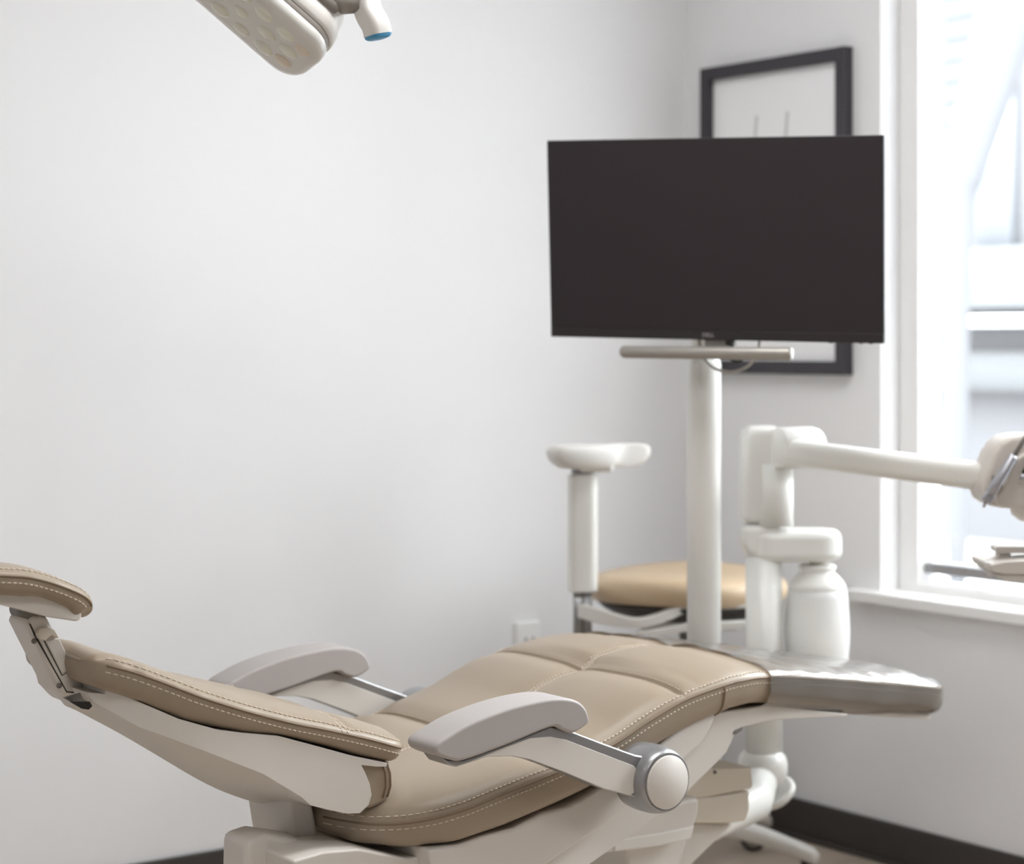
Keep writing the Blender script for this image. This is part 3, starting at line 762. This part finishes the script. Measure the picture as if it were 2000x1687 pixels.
mk('handle', tube([q0, q0.lerp(q1, .55), q0.lerp(q1, .8)], [.008, .008, .0075], 16), M['black'], h2)
mk('coupling', tube([q0.lerp(q1, .8), q1], [.0065, .006], 16), M['hand'], h2)
mk('handpiece_rest', obox(q0.lerp(q1, .4)+fw_*.014, rt, fw_, upv, .018, .02, .016), M['greydk'], du, bevel=.003)
# water bottle
wb = thing('water_bottle', 'milky white plastic water bottle hanging below the delivery post', 'bottle', (BX, BY, zpx(1330)))
def bp(rows): return [(r/ (F/4.12), zpx(y)) for r, y in rows]
mk('bottle_body', lathe(bp([(0, 1332), (44, 1331), (52, 1326), (56, 1314), (60, 1290), (62.5, 1255), (63, 1225), (61.5, 1195), (59, 1165), (57, 1150), (0, 1150)]), (BX, BY, 0), 56), M['bottle'], wb)
mk('shoulder', lathe(bp([(0, 1151), (55.5, 1151), (56, 1145), (52, 1137), (43, 1127), (35, 1119), (33, 1114), (36.5, 1110), (36.5, 1105), (30, 1102), (0, 1102)]), (BX, BY, 0), 56), M['enamel'], wb)

# ================================================================== STOOL
SX, SY = 3.0, 3.37
stool = thing('assistant_stool', 'rolling stool with tan seat, white frame and one raised arm', 'stool', (SX, SY, 0))
Rs = .226
def zs(py): return CH-(py-HZ)*4.48/F
def seat_ring(r, z): return [(SX+r*math.cos(2*PI*j/56), SY+r*math.sin(2*PI*j/56), z+.006*math.cos(2*(2*PI*j/56)-1.2)*(r/Rs)) for j in range(56)]
zt_, zb_ = zs(1115), zs(1172)
mk('seat_cushion', loft([seat_ring(r, z) for r, z in ((.02, zb_+.002), (.188, zb_), (.212, zb_+.006), (.223, zb_+.02), (.226, zb_+.034), (.222, zb_+.048), (.208, zb_+.058), (.178, zb_+.063), (.1, zb_+.062), (.01, zb_+.059))]), M['stoolt'], stool)
mk('seat_pan', lathe([(0, zb_-.040), (.10, zb_-.040), (.16, zb_-.031), (.19, zb_-.014), (.205, zb_-.001), (.205, zb_+.004), (0, zb_+.004)], (SX, SY, 0), 40), M['dark'], stool)
# white bracket carrying the arm, crossing under the seat front
def stool_px(px, py, Z): return dep(px, py, Z)
bt = catmull([dep(1128, 1180, 4.36), dep(1170, 1190, 4.30), (dep(1235, 1208, 4.27)), dep(1275, 1203, 4.27), dep(1310, 1190, 4.28), dep(1350, 1180, 4.30), dep(1460, 1180, 4.30)], 6)
bb_ = catmull([dep(1128, 1206, 4.36), dep(1170, 1218, 4.30), dep(1235, 1226, 4.27), dep(1275, 1222, 4.27), dep(1310, 1211, 4.28), dep(1350, 1196, 4.30), dep(1460, 1187, 4.30)], 6)
mk('arm_bracket', loft([[a, a+fw_*.03, c+fw_*.03, c] for a, c in zip(bt, bb_)]), M['stoolw'], stool, bevel=.003)
mk('tilt_box', obox((SX, SY, zs(1205)), rt, fw_, upv, .22, .16, .045), M['stoolw'], stool, bevel=.01)
mk('lower_bar', loft([[p+upv*.007, p+upv*.007+fw_*.03, p-upv*.009+fw_*.03, p-upv*.009] for p in (dep(1245, 1241, 4.26), dep(1290, 1235, 4.26), dep(1350, 1224, 4.27), dep(1462, 1220, 4.27))]), M['stoolw'], stool, bevel=.002)
mk('gas_lift', lathe([(0, .12), (.028, .12), (.028, zs(1290)), (.018, zs(1290)), (.018, zs(1205)), (0, zs(1205))], (SX, SY, 0), 24), M['silver'], stool)
mk('base_hub', lathe([(0, .075), (.04, .075), (.045, .09), (.042, .15), (.035, .16), (0, .16)], (SX, SY, 0), 28), M['stoolw'], stool)
RL = .315
for i in range(5):
    t = math.radians(-62+72*i); d = Vector((math.cos(t), math.sin(t), 0)); n = Vector((-d.y, d.x, 0))
    rings = []
    for r, zc, hw, hh in ((.03, .118, .024, .026), (.09, .118, .024, .022), (.175, .105, .022, .018), (.255, .085, .020, .015), (.292, .073, .019, .016), (.305, .066, .014, .012)):
        c = Vector((SX, SY, zc))+d*r
        rings.append([c+n*x+Vector((0, 0, y)) for x, y in round_rect(2*hw, 2*hh, min(hw, hh)*.7, 4)])
    mk('leg', loft(rings), M['stoolw'], stool)
    cpt = Vector((SX, SY, 0))+d*.279
    cd = -rt if i == 1 else Vector((math.cos(t+1.9), math.sin(t+1.9), 0)); cn = Vector((-cd.y, cd.x, 0))
    wc = cpt+cd*.018; wc.z = .031
    cs = mk('castor', tube([Vector((cpt.x, cpt.y, .03)), Vector((cpt.x, cpt.y, .066))], .009, 12), M['dark'], stool)
    mk('castor_wheel', lathe([(0, -.011), (.023, -.011), (.028, -.009), (.031, -.004), (.031, .004), (.028, .009), (.023, .011), (0, .011)], wc, 28, cn), M['rubber'], cs)
    mk('wheel_disc', lathe([(0, -.0135), (.0215, -.0135), (.022, -.010), (.022, .010), (.0215, .0135), (0, .0135)], wc, 28, cn), M['hub'], cs)
# raised arm
AZ = 4.38
ap = dep(1138, 1040, AZ)
ar2 = [(x, y) for x, y in round_rect(.066, .045, .02, 6)]
def vprism(c, z0, z1, outline, ax, ay):
    return loft([[Vector((c.x, c.y, 0))+ax*x+ay*y+Vector((0, 0, z)) for x, y in outline] for z in (z0, z1)])
zA = lambda py: CH-(py-HZ)*AZ/F
mk('arm_sleeve', vprism(ap, zA(1156), zA(925), ar2, rt, fw_), M['enamel'], stool, bevel=.006)
ab = mk('arm_stem', vprism(ap+rt*.0, zA(1250), zA(1150), round_rect(.041, .022, .004, 3), rt, fw_), M['silver'], stool)
mk('stem_groove', vprism(ap-fw_*.0105, zA(1250), zA(1152), round_rect(.007, .004, .001, 2), rt, fw_), M['greydk'], ab)
mk('arm_neck', vprism(ap, zA(928), zA(912), round_rect(.05, .035, .015, 5), rt, fw_), M['silver'], stool)
zp0, zp1 = zA(917), zA(868)
# pad: T-shaped plan, long part pointing away to the right, blunt part towards the left
pd = camv(.93, 0, .36).normalized(); pn = camv(-.36, 0, .93).normalized()
pc = dep(1140, 890, AZ)
def padring(z, sc): 
    o = [(-.088, -.045), (-.07, -.062), (-.02, -.066), (.03, -.058), (.06, -.044), (.075, -.026), (.10, -.020), (.148, -.020), (.156, -.008), (.156, .018), (.145, .026), (.06, .03), (0, .034), (-.05, .03), (-.082, .015), (-.092, -.015)]
    o = catmull([Vector(p) for p in o], 4, True)
    cx_ = sum(p.x for p in o)/len(o); cy_ = sum(p.y for p in o)/len(o)
    return [pc+pd*((p.x-cx_)*sc+cx_)+pn*((p.y-cy_)*sc+cy_)+Vector((0, 0, z-pc.z)) for p in o]
mk('arm_pad', loft([padring(z, s_) for z, s_ in ((zp0+.004, .6), (zp0+.006, .78), (zp0+.016, .9), (zp0+.026, .97), (zp0+.038, 1.0), (zp1-.008, .98), (zp1-.002, .92), (zp1, .82))]), M['lightg'], stool)
mk('arm_pad_mount', obox(Vector((ap.x, ap.y, zp0+.006))+rt*.03, rt, fw_, upv, .075, .05, .022), M['enamel'], stool, bevel=.008)

# ================================================================== OPERATORY LIGHT
Lz = 3.10
lc = dep(488, 33, Lz)
av = camv(.725, -.62, .30).normalized(); bv = camv(.54, .24, -.807); bv = (bv-av*bv.dot(av)).normalized()
nv = -(av.cross(bv)).normalized()
if nv.z > 0: nv = -nv
ol_ = thing('operatory_light', 'grey dental operatory lamp head hanging at the top with blue tipped handle', 'lamp', tuple(lc+Vector((0, 0, -.1))))
def lring(d, sa, sb, r=.045): return [lc-nv*d+av*x+bv*y for x, y in round_rect(.25*sa, .135*sb, r*min(sa, sb), 8)]
lens = mk('lens', loft([lring(d, a, b_) for d, a, b_ in ((-.004, .80, .72), (-.003, .9, .86), (0, .965, .95), (.006, 1.0, 1.0), (.018, 1.0, 1.0), (.020, .97, .96))]), M['lens'], ol_)
mk('rim_band', loft([lring(d, a, b_) for d, a, b_ in ((.018, .96, .93), (.022, .985, .97), (.032, .985, .97), (.034, .95, .93))]), M['lightd'], ol_)
hs_ = mk('lamp_housing', loft([lring(d, a, b_) for d, a, b_ in ((.030, .95, .93), (.032, 1.0, 1.0), (.036, 1.012, 1.03), (.052, 1.01, 1.03), (.057, .985, 1.0), (.080, .975, .98), (.098, .93, .90), (.110, .84, .76), (.115, .6, .5))]), M['lightg'], ol_)
# recessed slot on the rear flank and the small label on the rim
sc_ = lc-nv*.070+bv*.055
def slotring(d, sc): return [lc+bv*(.0675+d)-nv*.071+av*(x*sc+.02)-nv*(y*sc) for x, y in round_rect(.15, .018, .0088, 6)]
mk('vent_slot', loft([slotring(-.02, 1.0), slotring(.0015, 1.0)]), M['lightd'], ol_)
mk('rim_label', obox(lc-nv*.027+bv*.0665+av*.0, av, bv, nv, .022, .002, .005), M['slot'], ol_)
cells = []
for (u, v, sz, warm) in ((-.085, -.032, 1, 0), (-.04, -.034, 1, 0), (.005, -.036, .9, 0), (.05, -.034, 1, 0), (.085, -.026, .9, 1), (-.10, .0, 1, 1), (-.06, .0, 1, 0), (-.015, 0, .8, 0), (.035, .002, 1, 0), (.078, .004, 1, 0), (-.08, .034, 1, 0), (-.035, .036, 1, 0), (.01, .036, 1, 0), (.055, .034, 1, 0), (.09, .03, .8, 1)):
    c = lc+nv*.0025+av*u+bv*v
    rings = []
    for h, r in ((-.004, 1.0), (.0, 1.0), (.003, .85), (.0048, .5), (.0052, .2)):
        rings.append([c+nv*h+(av*math.cos(t)*.019+bv*math.sin(t)*.014)*r*sz for t in [2*PI*j/20 for j in range(20)]])
    mk('reflector_cell', loft(rings), M['cellw'] if warm else M['cell'], lens)
# handle on the side
hpth = catmull([dep(704, -60, 3.13), dep(709, -20, 3.13), dep(720, 24, 3.12), dep(733, 48, 3.11), dep(738, 68, 3.11)], 6)
hx, hy = camv(.80, 0, .60), camv(-.60, 0, .80)
rings = []
for i, p in enumerate(hpth):
    t = (hpth[min(i+1, len(hpth)-1)]-hpth[max(0, i-1)]).normalized()
    xx = (hx-t*hx.dot(t)).normalized(); yy = t.cross(xx)
    rings.append([p+xx*x+yy*y for x, y in round_rect(.036, .040, .010, 5)])
mk('lamp_handle', loft(rings), M['lightg'], ol_, bevel=.002)
mk('handle_tip', loft([[he_+ht_*d+xx*x*s_+yy*y*s_ for x, y in round_rect(.036, .040, .010, 5)] for he_, ht_ in ((hpth[-1], t),) for d, s_ in ((-.001, .97), (.003, .95), (.006, .8), (.0075, .55))]), M['blue'], ol_, label='blue tip of the lamp handle')
mk('handle_joint', tube([dep(648, -14, 3.13), dep(672, 8, 3.125), dep(704, 4, 3.12)], .017, 16), M['lightd'], ol_)
j0 = lc-nv*.110
mk('lamp_arm', tube(catmull([j0, j0+Vector((0, 0, .08)), Vector((j0.x+.05, j0.y+.1, 2.05)), Vector((j0.x+.25, j0.y+.3, 2.3)), Vector((j0.x+.3, j0.y+.35, 2.45)), Vector((j0.x+.3, j0.y+.35, CEIL))], 5), .022, 14), M['lightg'], ol_)
mk('ceiling_mount', lathe([(0, CEIL-.04), (.09, CEIL-.04), (.1, CEIL-.03), (.1, CEIL-.001), (0, CEIL-.001)], (j0.x+.3, j0.y+.35, 0), 32), M['lightg'], ol_)

# ================================================================== LIGHT
def ceiling_panel(x, y, sx, sy, watts):
    t = thing('ceiling_light', 'square white ceiling light panel overhead', 'ceiling light', (x, y, CEIL-.02))
    mk('panel_frame', join(box(x-sx/2-.02, x+sx/2+.02, y-sy/2-.02, y-sy/2, CEIL-.02, CEIL), box(x-sx/2-.02, x+sx/2+.02, y+sy/2, y+sy/2+.02, CEIL-.02, CEIL),
        box(x-sx/2-.02, x-sx/2, y-sy/2, y+sy/2, CEIL-.02, CEIL), box(x+sx/2, x+sx/2+.02, y-sy/2, y+sy/2, CEIL-.02, CEIL)), M['trim'], t)
    ld = bpy.data.lights.new('panel_lamp', 'AREA'); ld.shape = 'RECTANGLE'; ld.size = sx; ld.size_y = sy; ld.energy = watts; ld.color = (1, .995, .985)
    lo_ = bpy.data.objects.new('panel_lamp', ld); COL.objects.link(lo_); lo_.location = (0, 0, .01); lo_.parent = t
    return t
ceiling_panel(2.1, 2.25, 1.2, .6, 24)['label'] = 'long white ceiling light panel over the leg end of the chair'
ceiling_panel(.9, .5, 1.2, .6, 21)['label'] = 'added unseen fill panel on the ceiling nearest the camera'  # fill lamp put in to lift the chair's near side
ceiling_panel(-.8, 2.0, 1.2, .6, 5)['label'] = 'added unseen fill panel on the ceiling over the head end of the room'  # weak extra fill, added to brighten the window wall

wd = bpy.data.worlds.new('sky'); SC.world = wd; wd.use_nodes = True
bg = wd.node_tree.nodes['Background']; bg.inputs[0].default_value = (.93, .965, 1.0, 1); bg.inputs[1].default_value = 19.0
sn = bpy.data.lights.new('sun', 'SUN'); sn.energy = 7.0; sn.angle = math.radians(1); sn.color = (1, .96, .9)
so = bpy.data.objects.new('sun', sn); COL.objects.link(so)
so.rotation_euler = Vector((-.10, .52, -.85)).to_track_quat('-Z', 'Y').to_euler(); so.location = (6, -8, 14)
# portal in the window opening (guides sky sampling only)
pl = bpy.data.lights.new('window_portal', 'AREA'); pl.shape = 'RECTANGLE'; pl.size = WY1-WY0; pl.size_y = WZ1-WZ0; pl.cycles.is_portal = True
po = bpy.data.objects.new('window_portal', pl); COL.objects.link(po)
po.matrix_world = Matrix.Translation((RX+.16, (WY0+WY1)/2, (WZ0+WZ1)/2)) @ Matrix(((0, 0, 1, 0), (1, 0, 0, 0), (0, 1, 0, 0), (0, 0, 0, 1)))

# ------------------------------------------------------------------ camera
cd = bpy.data.cameras.new('camera'); cam = bpy.data.objects.new('camera', cd); COL.objects.link(cam)
cam.location = (0, 0, CH); cam.rotation_euler = (PI/2, 0, -math.atan2(SA, CA))
cd.sensor_fit = 'HORIZONTAL'; cd.sensor_width = 36; cd.lens = F/2000*36
cd.shift_y = -(843.5-HZ)/2000
cd.clip_start = .05
cd.dof.use_dof = True; cd.dof.focus_distance = 2.95; cd.dof.aperture_fstop = 3.2
SC.camera = cam
SC.view_settings.view_transform = 'Standard'; SC.view_settings.look = 'None'; SC.view_settings.gamma = 1
SC.view_settings.use_curve_mapping = False; SC.view_settings.exposure = 0.05
